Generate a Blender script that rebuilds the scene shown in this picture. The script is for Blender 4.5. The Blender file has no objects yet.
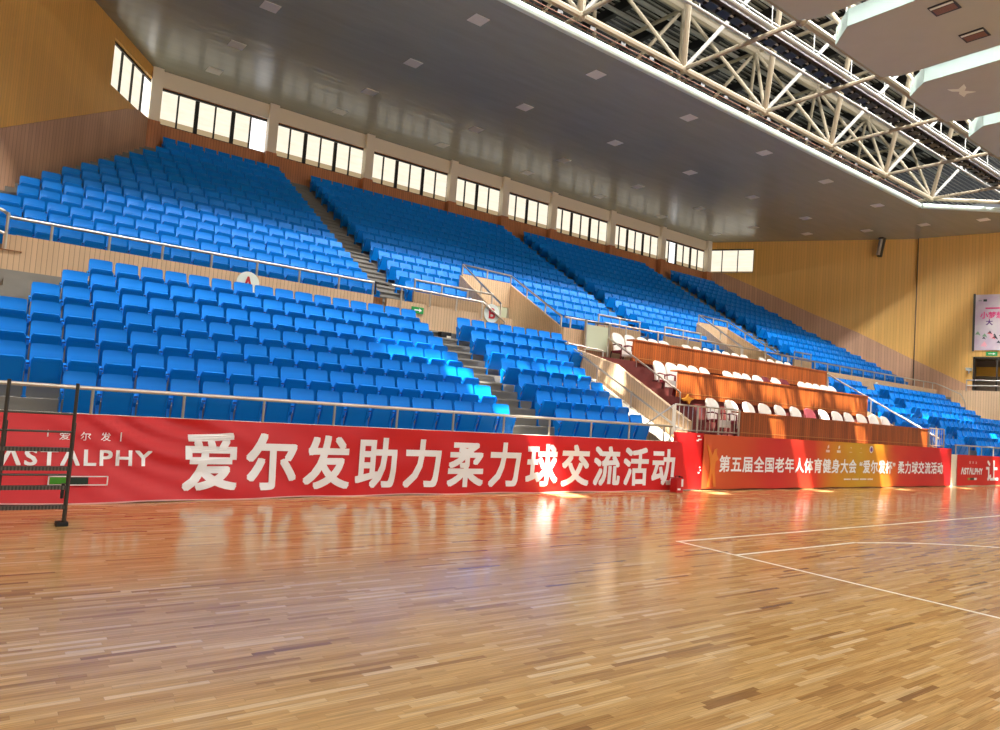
import bpy, bmesh, math, random
from mathutils import Vector, Matrix
import numpy as np

SC = bpy.context.scene
COL = SC.collection
random.seed(7)

# ------------------------------------------------------------------ camera
F, YAW, PITCH, ROLL = 725.9, .6430, .0596, .0725
CAM = Vector((-8.0185, -6.4052, 1.6181))
fwd = Vector((math.sin(YAW)*math.cos(PITCH), math.cos(YAW)*math.cos(PITCH), math.sin(PITCH)))
r0 = Vector((math.cos(YAW), -math.sin(YAW), 0)); u0 = r0.cross(fwd)
rt = r0*math.cos(ROLL)+u0*math.sin(ROLL); up = -r0*math.sin(ROLL)+u0*math.cos(ROLL)
cd = bpy.data.cameras.new('camera'); cam = bpy.data.objects.new('camera', cd); COL.objects.link(cam)
cd.sensor_fit = 'HORIZONTAL'; cd.sensor_width = 36; cd.lens = 36*F/1000; cd.clip_start = .05; cd.clip_end = 300
m = Matrix((rt, up, -fwd)).transposed().to_4x4(); m.translation = CAM
cam.matrix_world = m
SC.camera = cam

# ------------------------------------------------------------------ light and exposure
SC.view_settings.view_transform = 'Standard'; SC.view_settings.look = 'None'
SC.view_settings.gamma = 1; SC.view_settings.use_curve_mapping = False
SC.view_settings.exposure = 0.0
SC.cycles.use_denoising = True
SC.cycles.max_bounces = 6; SC.cycles.diffuse_bounces = 4; SC.cycles.glossy_bounces = 3
SC.cycles.sample_clamp_indirect = 4
W = bpy.data.worlds.new('world'); SC.world = W; W.use_nodes = True
W.node_tree.nodes['Background'].inputs[0].default_value = (.93, .96, 1, 1)
W.node_tree.nodes['Background'].inputs[1].default_value = .27

def sun_light(name, d, e, col):
    l = bpy.data.lights.new(name, 'SUN'); l.energy = e; l.angle = .012; l.color = col
    o = bpy.data.objects.new(name, l); COL.objects.link(o)
    o.rotation_euler = Vector(d).to_track_quat('-Z', 'Y').to_euler(); o.location = (10, 0, 40); return o
sun_light('sunlight', (.45, .28, -1), 34, (1, .95, .86))

def area(name, loc, sx, sy, e, col=(1, .98, .95), d=(0, 0, -1)):
    l = bpy.data.lights.new(name, 'AREA'); l.shape = 'RECTANGLE'; l.size = sx; l.size_y = sy; l.energy = e; l.color = col
    o = bpy.data.objects.new(name, l); COL.objects.link(o); o.location = loc
    o.rotation_euler = Vector(d).to_track_quat('-Z', 'Y').to_euler(); return o
area('skylight_and_fill_strip', (13, 4.0, 18.3), 44, .9, 14500)
area('skylight_and_fill_strip', (13, 1.2, 18.3), 44, 2.0, 3000)
area('opposite_fill', (12.5, -30, 11.5), 34, 1.6, 2000, d=(0, 1, -.12))  # fill lamp added behind the camera to brighten the walls; no window there
area('skylight_and_fill_strip', (8, -15.5, 18.2), 44, 3.0, 7000)  # fill lamp added to brighten the floor; the roof above it is closed

# ------------------------------------------------------------------ materials
def lin(r, g, b):
    f = lambda c: (c/255/12.92 if c/255 <= .04045 else ((c/255+.055)/1.055)**2.4)
    return (f(r), f(g), f(b), 1)
def mat(name, rgb, rough=.5, metal=0, spec=.5, coat=0, noise=0, nscale=8, bump=0):
    m = bpy.data.materials.new(name); m.use_nodes = True
    N = m.node_tree.nodes; L = m.node_tree.links; p = N['Principled BSDF']
    p.inputs['Base Color'].default_value = lin(*rgb); p.inputs['Roughness'].default_value = rough
    p.inputs['Metallic'].default_value = metal; p.inputs['Specular IOR Level'].default_value = spec
    p.inputs['Coat Weight'].default_value = coat
    if noise or bump:
        tc = N.new('ShaderNodeTexCoord'); nz = N.new('ShaderNodeTexNoise'); nz.inputs['Scale'].default_value = nscale
        nz.inputs['Detail'].default_value = 4
        L.new(tc.outputs['Object'], nz.inputs['Vector'])
        if noise:
            mx = N.new('ShaderNodeMix'); mx.data_type = 'RGBA'
            c = lin(*rgb); mx.inputs[6].default_value = tuple(v*(1-noise) for v in c[:3])+(1,)
            mx.inputs[7].default_value = tuple(min(1, v*(1+noise)) for v in c[:3])+(1,)
            L.new(nz.outputs['Fac'], mx.inputs[0]); L.new(mx.outputs[2], p.inputs['Base Color'])
        if bump:
            b = N.new('ShaderNodeBump'); b.inputs['Strength'].default_value = bump; b.inputs['Distance'].default_value = .02
            L.new(nz.outputs['Fac'], b.inputs['Height']); L.new(b.outputs[0], p.inputs['Normal'])
    return m
def emit(name, rgb, s):
    m = bpy.data.materials.new(name); m.use_nodes = True; p = m.node_tree.nodes['Principled BSDF']
    p.inputs['Base Color'].default_value = lin(*rgb); p.inputs['Emission Color'].default_value = lin(*rgb); p.inputs['Emission Strength'].default_value = s
    return m
def mathn(N, L, op, a, b=None):
    n = N.new('ShaderNodeMath'); n.operation = op
    for i, v in enumerate((a, b)):
        if v is None: continue
        if isinstance(v, (int, float)): n.inputs[i].default_value = v
        else: L.new(v, n.inputs[i])
    return n.outputs[0]
def slats(name, rgb, pitch, groove=.12, dark=.55, vary=.12, rough=.5, spec=.4, grain=.1):
    """vertical boards along the object's local X (both faces of a wall)"""
    m = bpy.data.materials.new(name); m.use_nodes = True
    N = m.node_tree.nodes; L = m.node_tree.links; p = N['Principled BSDF']
    p.inputs['Roughness'].default_value = rough; p.inputs['Specular IOR Level'].default_value = spec
    tc = N.new('ShaderNodeTexCoord'); sp = N.new('ShaderNodeSeparateXYZ'); L.new(tc.outputs['Object'], sp.inputs[0])
    q = mathn(N, L, 'DIVIDE', mathn(N, L, 'ADD', sp.outputs[0], mathn(N, L, 'MULTIPLY', sp.outputs[1], 1.0)), pitch)
    fr = mathn(N, L, 'FRACT', q); fl = mathn(N, L, 'FLOOR', q)
    wn = N.new('ShaderNodeTexWhiteNoise'); wn.noise_dimensions = '1D'; L.new(fl, wn.inputs['W'])
    g = mathn(N, L, 'LESS_THAN', fr, groove)
    mp = N.new('ShaderNodeMapping'); mp.inputs['Scale'].default_value = (14, 14, .8); L.new(tc.outputs['Object'], mp.inputs[0])
    nz = N.new('ShaderNodeTexNoise'); nz.inputs['Scale'].default_value = 1.5; nz.inputs['Detail'].default_value = 5; L.new(mp.outputs[0], nz.inputs['Vector'])
    v = mathn(N, L, 'ADD', mathn(N, L, 'ADD', 1-vary/2-grain/2, mathn(N, L, 'MULTIPLY', wn.outputs['Value'], vary)), mathn(N, L, 'MULTIPLY', nz.outputs['Fac'], grain))
    v = mathn(N, L, 'MULTIPLY', v, mathn(N, L, 'SUBTRACT', 1, mathn(N, L, 'MULTIPLY', g, 1-dark)))
    mx = N.new('ShaderNodeMix'); mx.data_type = 'RGBA'; mx.blend_type = 'MULTIPLY'; mx.inputs[0].default_value = 1
    mx.inputs[6].default_value = lin(*rgb); L.new(v, mx.inputs[7]); L.new(mx.outputs[2], p.inputs['Base Color'])
    b = N.new('ShaderNodeBump'); b.inputs['Strength'].default_value = .5; b.inputs['Distance'].default_value = .01; b.invert = True
    L.new(g, b.inputs['Height']); L.new(b.outputs[0], p.inputs['Normal'])
    return m

M = {}
M['seat'] = mat('blue_plastic', (0, 124, 220), .42, spec=.22, noise=.05, nscale=3)
M['seat_metal'] = mat('seat_bracket_paint', (10, 60, 130), .5)
M['steel'] = mat('brushed_steel', (205, 198, 185), .28, metal=.85)
M['darksteel'] = mat('dark_steel', (70, 68, 62), .4, metal=.6, noise=.15, nscale=12)
M['perforated'] = slats('perforated_dark_steel', (96, 90, 82), .032, groove=.5, dark=.35, vary=.05, rough=.45, grain=.05)
M['lip'] = mat('pale_mint_lip', (190, 206, 198), .5)
M['band'] = mat('pale_mint_band', (150, 168, 162), .5)
M['rubber'] = mat('black_rubber', (18, 18, 18), .7)
M['concrete'] = mat('grey_concrete', (132, 128, 120), .75, noise=.14, nscale=3)
M['tan'] = slats('tan_boards', (208, 176, 140), .09, vary=.10)
M['tan_dark'] = slats('brown_boards', (150, 98, 55), .09, vary=.12)
M['yellow'] = slats('ochre_wall_boards', (228, 178, 96), .15, groove=.10, dark=.72, vary=.10)
M['yellow_left'] = slats('ochre_wall_boards_left', (232, 178, 94), .10, groove=.12, dark=.75, vary=.08)
M['wains'] = slats('brown_wainscot_boards', (200, 156, 124), .15, groove=.12, dark=.65, vary=.14)
M['back'] = slats('red_brown_boards', (196, 130, 86), .10, groove=.14, dark=.6, vary=.14)
M['podium'] = slats('podium_boards', (172, 88, 36), .11, groove=.16, dark=.4, vary=.5, rough=.35, grain=.3)
M['carpet'] = mat('dark_red_carpet', (104, 40, 34), .9, noise=.2, nscale=10)
M['cream'] = mat('cream_paint', (232, 224, 205), .6)
M['pillar'] = mat('pillar_paint', (240, 230, 210), .6)
M['black'] = mat('black_frame', (22, 20, 18), .4)
M['white'] = mat('white_paint', (222, 232, 224), .45)
M['truss'] = mat('cream_steel_paint', (148, 137, 117), .5)
M['truss_white'] = mat('white_steel_paint', (160, 160, 156), .45)
M['catwalk'] = mat('dark_grating', (62, 56, 56), .6)
M['panel'] = mat('panel_brown', (166, 172, 170), .65, noise=.05, nscale=2)
M['paint_white'] = mat('court_line_paint', (240, 236, 220), .3)
M['cover'] = mat('white_chair_cover', (242, 236, 224), .8, noise=.04, nscale=20)
M['cover_pink'] = mat('pink_chair_cover', (228, 110, 120), .8)
M['maroon'] = mat('maroon_upholstery', (110, 24, 34), .7)
M['red'] = mat('red_plastic', (190, 24, 28), .35)
M['white_print'] = mat('white_print', (250, 247, 246), .5)
M['green_print'] = mat('green_print', (66, 150, 30), .5)
M['dark_print'] = mat('dark_green_print', (30, 52, 40), .5)
M['glass_green'] = mat('frosted_green_glass', (196, 204, 176), .35)
M['exit_green'] = emit('exit_sign_green', (20, 130, 60), .35)
M['black_plastic'] = mat('black_plastic', (14, 13, 12), .4)

def floor_mat():
    m = bpy.data.materials.new('hardwood_floor'); m.use_nodes = True
    N = m.node_tree.nodes; L = m.node_tree.links; p = N['Principled BSDF']
    tc = N.new('ShaderNodeTexCoord'); sp = N.new('ShaderNodeSeparateXYZ'); L.new(tc.outputs['Object'], sp.inputs[0])
    w, ln = .046, .52
    row = mathn(N, L, 'FLOOR', mathn(N, L, 'DIVIDE', sp.outputs[1], w))
    w1 = N.new('ShaderNodeTexWhiteNoise'); w1.noise_dimensions = '1D'; L.new(row, w1.inputs['W'])
    q = mathn(N, L, 'ADD', mathn(N, L, 'DIVIDE', sp.outputs[0], ln), mathn(N, L, 'MULTIPLY', w1.outputs['Value'], 7.3))
    cell = mathn(N, L, 'FLOOR', q)
    cb = N.new('ShaderNodeCombineXYZ'); L.new(cell, cb.inputs[0]); L.new(row, cb.inputs[1])
    w2 = N.new('ShaderNodeTexWhiteNoise'); w2.noise_dimensions = '2D'; L.new(cb.outputs[0], w2.inputs['Vector'])
    rp = N.new('ShaderNodeValToRGB'); e = rp.color_ramp.elements
    e[0].position = 0; e[0].color = lin(140, 102, 66); e[1].position = 1; e[1].color = lin(222, 192, 148)
    for pos, c in ((.025, (160, 120, 72)), (.12, (182, 140, 86)), (.45, (196, 156, 98)), (.85, (206, 168, 110))):
        k = e.new(pos); k.color = lin(*c)
    L.new(w2.outputs['Value'], rp.inputs[0])
    mp = N.new('ShaderNodeMapping'); mp.inputs['Scale'].default_value = (1.3, 48, 1); L.new(tc.outputs['Object'], mp.inputs[0])
    ad = N.new('ShaderNodeVectorMath'); L.new(mp.outputs[0], ad.inputs[0]); L.new(w2.outputs['Color'], ad.inputs[1])
    nz = N.new('ShaderNodeTexNoise'); nz.inputs['Scale'].default_value = 2.2; nz.inputs['Detail'].default_value = 6; nz.inputs['Roughness'].default_value = .65
    L.new(ad.outputs[0], nz.inputs['Vector'])
    g = mathn(N, L, 'ADD', .08, mathn(N, L, 'MULTIPLY', nz.outputs['Fac'], 1.8))
    fy = mathn(N, L, 'FRACT', mathn(N, L, 'DIVIDE', sp.outputs[1], w)); fx = mathn(N, L, 'FRACT', q)
    sm = mathn(N, L, 'MAXIMUM', mathn(N, L, 'LESS_THAN', fy, .035), mathn(N, L, 'LESS_THAN', fx, .004))
    g = mathn(N, L, 'MULTIPLY', g, mathn(N, L, 'SUBTRACT', 1, mathn(N, L, 'MULTIPLY', sm, .35)))
    mx = N.new('ShaderNodeMix'); mx.data_type = 'RGBA'; mx.blend_type = 'MULTIPLY'; mx.inputs[0].default_value = 1
    L.new(rp.outputs[0], mx.inputs[6]); L.new(g, mx.inputs[7]); L.new(mx.outputs[2], p.inputs['Base Color'])
    p.inputs['Roughness'].default_value = .16; p.inputs['Specular IOR Level'].default_value = .62
    n2 = N.new('ShaderNodeTexNoise'); n2.inputs['Scale'].default_value = 1; n2.inputs['Detail'].default_value = 3
    mp2 = N.new('ShaderNodeMapping'); mp2.inputs['Scale'].default_value = (2, 16, 1); L.new(tc.outputs['Object'], mp2.inputs[0]); L.new(mp2.outputs[0], n2.inputs['Vector'])
    b = N.new('ShaderNodeBump'); b.inputs['Strength'].default_value = .12; b.inputs['Distance'].default_value = .004
    L.new(n2.outputs['Fac'], b.inputs['Height']); L.new(b.outputs[0], p.inputs['Normal'])
    return m
M['floor'] = floor_mat()

def ceiling_mat():
    m = bpy.data.materials.new('grey_metal_ceiling'); m.use_nodes = True
    N = m.node_tree.nodes; L = m.node_tree.links; p = N['Principled BSDF']
    tc = N.new('ShaderNodeTexCoord'); mp = N.new('ShaderNodeMapping'); mp.inputs['Scale'].default_value = (.35, 2.2, 1); L.new(tc.outputs['Object'], mp.inputs[0])
    nz = N.new('ShaderNodeTexNoise'); nz.inputs['Scale'].default_value = 1.6; nz.inputs['Detail'].default_value = 4; L.new(mp.outputs[0], nz.inputs['Vector'])
    mx = N.new('ShaderNodeMix'); mx.data_type = 'RGBA'; mx.inputs[6].default_value = lin(146, 152, 136); mx.inputs[7].default_value = lin(164, 170, 154)
    L.new(nz.outputs['Fac'], mx.inputs[0]); L.new(mx.outputs[2], p.inputs['Base Color'])
    p.inputs['Roughness'].default_value = .26; p.inputs['Metallic'].default_value = .0; p.inputs['Specular IOR Level'].default_value = .85
    b = N.new('ShaderNodeBump'); b.inputs['Strength'].default_value = .5; b.inputs['Distance'].default_value = .03
    L.new(nz.outputs['Fac'], b.inputs['Height']); L.new(b.outputs[0], p.inputs['Normal'])
    return m
M['ceiling'] = ceiling_mat()

def roof_mat():
    m = bpy.data.materials.new('roof_deck'); m.use_nodes = True
    N = m.node_tree.nodes; L = m.node_tree.links; p = N['Principled BSDF']
    tc = N.new('ShaderNodeTexCoord'); sp = N.new('ShaderNodeSeparateXYZ'); L.new(tc.outputs['Object'], sp.inputs[0])
    fr = mathn(N, L, 'FRACT', mathn(N, L, 'DIVIDE', sp.outputs[1], .30))
    rp = N.new('ShaderNodeValToRGB'); rp.color_ramp.interpolation = 'CONSTANT'; e = rp.color_ramp.elements
    e[0].position = 0; e[0].color = lin(160, 156, 148); e[1].position = .35; e[1].color = lin(84, 80, 76)
    k = e.new(.75); k.color = lin(40, 38, 36)
    L.new(fr, rp.inputs[0]); L.new(rp.outputs[0], p.inputs['Base Color']); p.inputs['Roughness'].default_value = .27
    return m
M['roof'] = roof_mat()

def banner_mat(name, stops, x0, x1):
    m = bpy.data.materials.new(name); m.use_nodes = True
    N = m.node_tree.nodes; L = m.node_tree.links; p = N['Principled BSDF']
    tc = N.new('ShaderNodeTexCoord'); sp = N.new('ShaderNodeSeparateXYZ'); L.new(tc.outputs['Object'], sp.inputs[0])
    t = mathn(N, L, 'DIVIDE', mathn(N, L, 'SUBTRACT', sp.outputs[0], x0), x1-x0)
    nz = N.new('ShaderNodeTexNoise'); nz.inputs['Scale'].default_value = .9; L.new(tc.outputs['Object'], nz.inputs['Vector'])
    t = mathn(N, L, 'ADD', t, mathn(N, L, 'MULTIPLY', mathn(N, L, 'SUBTRACT', nz.outputs['Fac'], .5), .12 if len(stops) > 2 else 0))
    rp = N.new('ShaderNodeValToRGB'); e = rp.color_ramp.elements
    e[0].position = stops[0][0]; e[0].color = lin(*stops[0][1]); e[1].position = stops[-1][0]; e[1].color = lin(*stops[-1][1])
    for pos, c in stops[1:-1]:
        k = e.new(pos); k.color = lin(*c)
    L.new(t, rp.inputs[0]); L.new(rp.outputs[0], p.inputs['Base Color'])
    p.inputs['Roughness'].default_value = .42; p.inputs['Specular IOR Level'].default_value = .4
    return m
M['banner_red'] = banner_mat('red_banner_vinyl', [(0, (208, 26, 32)), (1, (212, 28, 30))], -9, 6)
M['banner_gold'] = banner_mat('red_gold_banner_vinyl', [(0, (204, 92, 48)), (.1, (206, 78, 40)), (.22, (204, 44, 40)), (.34, (206, 60, 38)), (.43, (210, 130, 36)), (.52, (206, 158, 40)), (.62, (210, 140, 36)), (.72, (208, 60, 40)), (.85, (200, 28, 36)), (1, (196, 26, 34))], 6.6, 20.8)

# ------------------------------------------------------------------ mesh helpers
class MB:
    def __init__(s): s.v = []; s.f = []; s.smooth = False
    def box(s, x0, x1, y0, y1, z0, z1):
        b = len(s.v)
        s.v += [(x0,y0,z0),(x1,y0,z0),(x1,y1,z0),(x0,y1,z0),(x0,y0,z1),(x1,y0,z1),(x1,y1,z1),(x0,y1,z1)]
        s.f += [tuple(b+i for i in q) for q in ((3,2,1,0),(4,5,6,7),(0,1,5,4),(1,2,6,5),(2,3,7,6),(3,0,4,7))]
        return s
    def prism(s, poly, axis, a, b):
        """poly: list of 2D points; axis 0: (y,z) extruded along x; 1: (x,z) along y; 2: (x,y) along z"""
        n = len(poly); o = len(s.v)
        P = lambda p, t: ((t,p[0],p[1]) if axis == 0 else (p[0],t,p[1]) if axis == 1 else (p[0],p[1],t))
        s.v += [P(p, a) for p in poly]+[P(p, b) for p in poly]
        s.f += [tuple(o+i for i in range(n))[::-1], tuple(o+n+i for i in range(n))]
        s.f += [(o+i, o+(i+1) % n, o+n+(i+1) % n, o+n+i) for i in range(n)]
        return s
    def tube(s, pts, r, n=8, cap=True):
        pts = [Vector(p) for p in pts]; o = len(s.v); k = len(pts)
        ref = None
        for i, p in enumerate(pts):
            d = ((pts[min(i+1, k-1)]-p).normalized()+(p-pts[max(i-1, 0)]).normalized())
            d = d.normalized()
            if ref is None:
                ref = Vector((0, 0, 1)) if abs(d.z) < .9 else Vector((1, 0, 0))
                a = d.cross(ref).normalized()
            else:
                a = (a-d*a.dot(d)).normalized()
            b = d.cross(a)
            rr = r[i] if isinstance(r, (list, tuple)) else r
            for j in range(n):
                t = 2*math.pi*j/n
                s.v.append(tuple(p+a*math.cos(t)*rr+b*math.sin(t)*rr))
        for i in range(k-1):
            for j in range(n):
                s.f.append((o+i*n+j, o+i*n+(j+1) % n, o+(i+1)*n+(j+1) % n, o+(i+1)*n+j))
        if cap:
            s.f.append(tuple(o+j for j in range(n))[::-1]); s.f.append(tuple(o+(k-1)*n+j for j in range(n)))
        return s
    def grid(s, fn, nu, nv, thick=None):
        """fn(u,v)->(front point); thick: vector function or constant vector for the back face"""
        o = len(s.v); G = [[Vector(fn(i/nu, j/nv)) for j in range(nv+1)] for i in range(nu+1)]
        for i in range(nu+1):
            for j in range(nv+1): s.v.append(tuple(G[i][j]))
        I = lambda i, j: o+i*(nv+1)+j
        for i in range(nu):
            for j in range(nv): s.f.append((I(i,j), I(i+1,j), I(i+1,j+1), I(i,j+1)))
        if thick is not None:
            t = Vector(thick); o2 = len(s.v)
            for i in range(nu+1):
                for j in range(nv+1): s.v.append(tuple(G[i][j]+t))
            K = lambda i, j: o2+i*(nv+1)+j
            for i in range(nu):
                for j in range(nv): s.f.append((K(i,j+1), K(i+1,j+1), K(i+1,j), K(i,j)))
            for i in range(nu):
                s.f.append((I(i+1,0), I(i,0), K(i,0), K(i+1,0))); s.f.append((I(i,nv), I(i+1,nv), K(i+1,nv), K(i,nv)))
            for j in range(nv):
                s.f.append((I(0,j), I(0,j+1), K(0,j+1), K(0,j))); s.f.append((I(nu,j+1), I(nu,j), K(nu,j), K(nu,j+1)))
        return s
    def add(s, verts, faces, off=(0, 0, 0)):
        o = len(s.v); s.v += [(a+off[0], b+off[1], c+off[2]) for a, b, c in verts]; s.f += [tuple(o+i for i in f) for f in faces]; return s
    def mesh(s, name, material, bevel=0, smooth=False, seg=2):
        me = bpy.data.meshes.new(name); me.from_pydata(s.v, [], s.f); me.update()
        bm = bmesh.new(); bm.from_mesh(me)
        bmesh.ops.recalc_face_normals(bm, faces=bm.faces)
        if bevel:
            ed = [e for e in bm.edges if len(e.link_faces) == 2 and e.calc_face_angle() > .6]
            bmesh.ops.bevel(bm, geom=ed, offset=bevel, segments=seg, profile=.5, affect='EDGES', clamp_overlap=True)
        bm.to_mesh(me); bm.free()
        if smooth:
            me.polygons.foreach_set('use_smooth', [True]*len(me.polygons))
            me.set_sharp_from_angle(angle=.7)
        me.materials.append(material); return me
    def build(s, name, material, parent=None, bevel=0, smooth=False, **props):
        return put(name, s.mesh(name, material, bevel, smooth), parent, **props)
def put(name, data, parent=None, **props):
    o = bpy.data.objects.new(name, data); COL.objects.link(o)
    if parent is not None: o.parent = parent
    for k, v in props.items():
        if v: o[k] = v
    return o
def empty(name, loc, label, cat, group=None, rz=0):
    o = bpy.data.objects.new(name, None); COL.objects.link(o); o.location = loc; o.rotation_euler = (0, 0, rz); o.empty_display_size = .1
    o['label'] = label; o['category'] = cat
    if group: o['group'] = group
    return o
def struct(name, mb, material, parent=None, **k):
    return mb.build(name, material, parent, kind=None if parent else 'structure', **k)
def copy_tree(o, parent=None):
    c = o.copy(); COL.objects.link(c); c.parent = parent
    for ch in list(o.children): copy_tree(ch, c)
    return c
def frame_obj(o, A, B, z=0):
    """place a mesh built in a local frame whose X runs from A to B"""
    o.location = (A[0], A[1], z); o.rotation_euler = (0, 0, math.atan2(B[1]-A[1], B[0]-A[0])); return o

# text, turned into a mesh and fitted to a rectangle on a Y = const plane
def text_mb(body, x0, x1, z0, z1, y, bold=.0, shear=0, fn=None, sp=1.0):
    cu = bpy.data.curves.new('lettering', 'FONT'); cu.body = body; cu.shear = shear; cu.space_character = sp; cu.resolution_u = 3
    ob = bpy.data.objects.new('lettering', cu); COL.objects.link(ob)
    bpy.context.view_layer.update()
    me = ob.evaluated_get(bpy.context.evaluated_depsgraph_get()).to_mesh()
    V = np.array([v.co[:] for v in me.vertices]); Fs = [tuple(p.vertices) for p in me.polygons]
    ob.evaluated_get(bpy.context.evaluated_depsgraph_get()).to_mesh_clear()
    bpy.data.objects.remove(ob); bpy.data.curves.remove(cu)
    lo, hi = V.min(0), V.max(0); b = bold*(z1-z0)      # heavier strokes: the outline repeated a stroke's breadth around
    X0, X1, Z0, Z1 = x0+b, x1-b, z0+b, z1-b
    mb = MB(); n = len(V)
    sh = [(0, 0)]+([(b*i, b*j) for i in (-1, 0, 1) for j in (-1, 0, 1) if (i, j) != (0, 0)] if bold else [])
    for i, (dx, dz) in enumerate(sh):
        for a in V:
            x = X0+(a[0]-lo[0])/max(1e-6, hi[0]-lo[0])*(X1-X0)+dx; z = Z0+(a[1]-lo[1])/(hi[1]-lo[1])*(Z1-Z0)+dz
            mb.v.append((x, (fn(x, z) if fn else y)-.012-.0002*i, z))
        mb.f += [tuple(i*n+q for q in f) for f in Fs]
    return mb

# ------------------------------------------------------------------ large structure
fl = struct('floor', MB().box(-30, 48, -26, 4.76, -.1, 0), M['floor'])
lw = .05
mk = MB().box(-lw/2, 28+lw/2, -lw/2, lw/2, 0, .002).box(-lw/2, lw/2, -15, -lw/2, 0, .002)
mk.box(lw/2, 2.99, -.925, -.875, 0, .002)
cx, cy, R = 1.575, -7.5, 6.75
a0 = math.acos((2.99-cx)/R); n = 60
ang = [a0-(a0*2)*i/n for i in range(n+1)]
for i in range(n):
    q = [(cx+(R-lw)*math.cos(ang[i]), cy+(R-lw)*math.sin(ang[i])), (cx+R*math.cos(ang[i]), cy+R*math.sin(ang[i])),
         (cx+R*math.cos(ang[i+1]), cy+R*math.sin(ang[i+1])), (cx+(R-lw)*math.cos(ang[i+1]), cy+(R-lw)*math.sin(ang[i+1]))]
    mk.prism(q, 2, 0, .002)
struct('floor_markings', mk, M['paint_white'])

# stand: lower tier
LY = lambda k: 5.56+.695*k
LZ = lambda k: .91+.375*k
UY = lambda k: 12.1+.64*k
UZ = lambda k: 4.07+.386*k
NU = 15
XL, XR = -14, 40
low = MB()
lr = [4.76]+[LY(k)+.195 for k in range(7)]
for k in range(7):
    for xa, xb in ((XL, 5.75), (20.85, XR)):
        low.box(xa, xb, lr[k], lr[k+1] if k < 6 else 9.925, 0 if k == 0 else LZ(k)-.6, LZ(k))
low.box(XL, 6.3, 9.925, 10.45, 2.6, 3.535).box(20.7, XR, 9.925, 10.45, 2.6, 3.535)
struct('floor_lower_stand', low, M['concrete'])
# half steps in the stairways
st = MB()
for xa, xb in ((1.27, 2.48), (24.22, 25.28)):
    for k in range(7):
        st.box(xa, xb, lr[k+1]-.35, lr[k+1]+.01, LZ(k), LZ(k)+.1875).box(xa, xb, lr[k+1]-.39, lr[k+1]-.35, LZ(k)+.15, LZ(k)+.1875).box(xa, xb, lr[k+1]-.04, lr[k+1], LZ(k)+.335, LZ(k)+.376)
for xa, xb in ((1.32, 2.48), (12.27, 13.38), (22.25, 24.25)):
    for k in range(NU):
        y = UY(k)+.19
        st.box(xa, xb, y-.32, y+.01, UZ(k), UZ(k)+.193).box(xa, xb, y-.36, y-.32, UZ(k)+.155, UZ(k)+.193).box(xa, xb, y-.04, y, UZ(k)+.345, UZ(k)+.387)
LWX = lambda y: -3.2-.66*(21.7-y)
for k in range(NU):
    y = UY(k)+.19; x = LWX(y); st.box(x-.3, x+.75, y-.32, y+.01, UZ(k), UZ(k)+.193)
for k in range(7):
    x = -6.15-.49*(6-k); st.box(x-1.3, x-.06, lr[k+1]-.35, lr[k+1]+.01, LZ(k), LZ(k)+.1875)
struct('floor_stairways', st, M['concrete'])
# upper tier
upm = MB()
VX = ((4.9, 6.9), (17.1, 19.1))
segs = [(XL, 4.9), (6.9, 17.1), (19.1, XR)]
for xa, xb in segs:
    upm.box(xa, xb, 10.45, UY(0)+.19, 3.0, UZ(0))
    for k in (1,):
        upm.box(xa, xb, UY(k-1)+.19, UY(k)+.19, UZ(k)-.6, UZ(k))
for xa, xb in VX:
    upm.box(xa, xb, 10.45, 13.2, 3.3, 3.535)
for a, b in segs: upm.box(a, b, UY(1)+.19, UY(2)+.19, UZ(2)-.6, UZ(2))
for a, b in VX: upm.box(a, b, 13.3, UY(2)+.19, UZ(2)-.6, UZ(2))
for k in range(3, NU):
    upm.box(XL, XR, UY(k-1)+.19, UY(k)+.19, UZ(k)-.6, UZ(k))
upm.box(XL, XR, UY(NU-1)+.19, 22.3, UZ(NU)-.6, UZ(NU)-.02)
struct('floor_upper_stand', upm, M['concrete'])

# front wall of the stand behind the banners
struct('wall_stand_front', MB().box(XL, 5.7, 4.72, 4.92, 0, 1.14).box(20.8, XR, 4.72, 4.92, 0, 1.14), M['cream'])
# parapets of the upper tier
struct('wall_parapet_left', MB().box(-7.3, .36, 10.36, 10.46, 3.535, 4.27).box(-7.5, -7.3, 10.36, 10.46, 3.535, 4.26).box(.74, 4.88, 10.36, 10.46, 3.535, 4.25), M['tan'])
struct('wall_parapet_recess', MB().box(.36, .74, 10.6, 10.7, 3.535, 4.27), M['tan_dark'])
struct('wall_parapet_center', MB().box(6.9, 17.1, 10.36, 10.46, 3.3, 4.27).box(19.1, 33.4, 10.36, 10.46, 3.3, 4.27), M['tan'])
rp = MB()
for a, b in ((2.0, 4.75), (9.2, 11.3), (12.6, 14.75), (21.2, 22.6)):
    rp.box(a, b, 11.2, 11.28, 3.6, 4.70)
struct('wall_parapet_raised', rp, M['tan'])
vm = MB()
for a, b in VX:
    vm.box(a, b, 13.2, 13.3, 5.06, 5.90)
    vm.prism([(11.3, 3.535), (13.3, 3.535), (13.3, 5.86), (13.1, 5.74), (11.3, 4.55)], 0, a-.06, a+.02)
    vm.prism([(10.46, 3.535), (13.3, 3.535), (13.3, 5.90), (10.46, 4.27)], 0, b-.02, b+.06)
struct('wall_vomitory', vm, M['tan'])
for i, (a, b) in enumerate(VX):
    d = MB().box(a+.02, b-.02, 13.22, 13.28, 3.54, 5.06)
    dd = struct('door_%d' % (i+1), d, M['glass_green'])
    fm = MB()
    for x in (a+.02, (a+b)/2-.03, b-.08): fm.box(x, x+.06, 13.18, 13.22, 3.54, 5.06)
    fm.build('door_frame', M['steel'], dd)
    MB().box(a+.85, a+.88, 13.13, 13.16, 4.2, 4.9).build('door_handle', M['steel'], dd)

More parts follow.
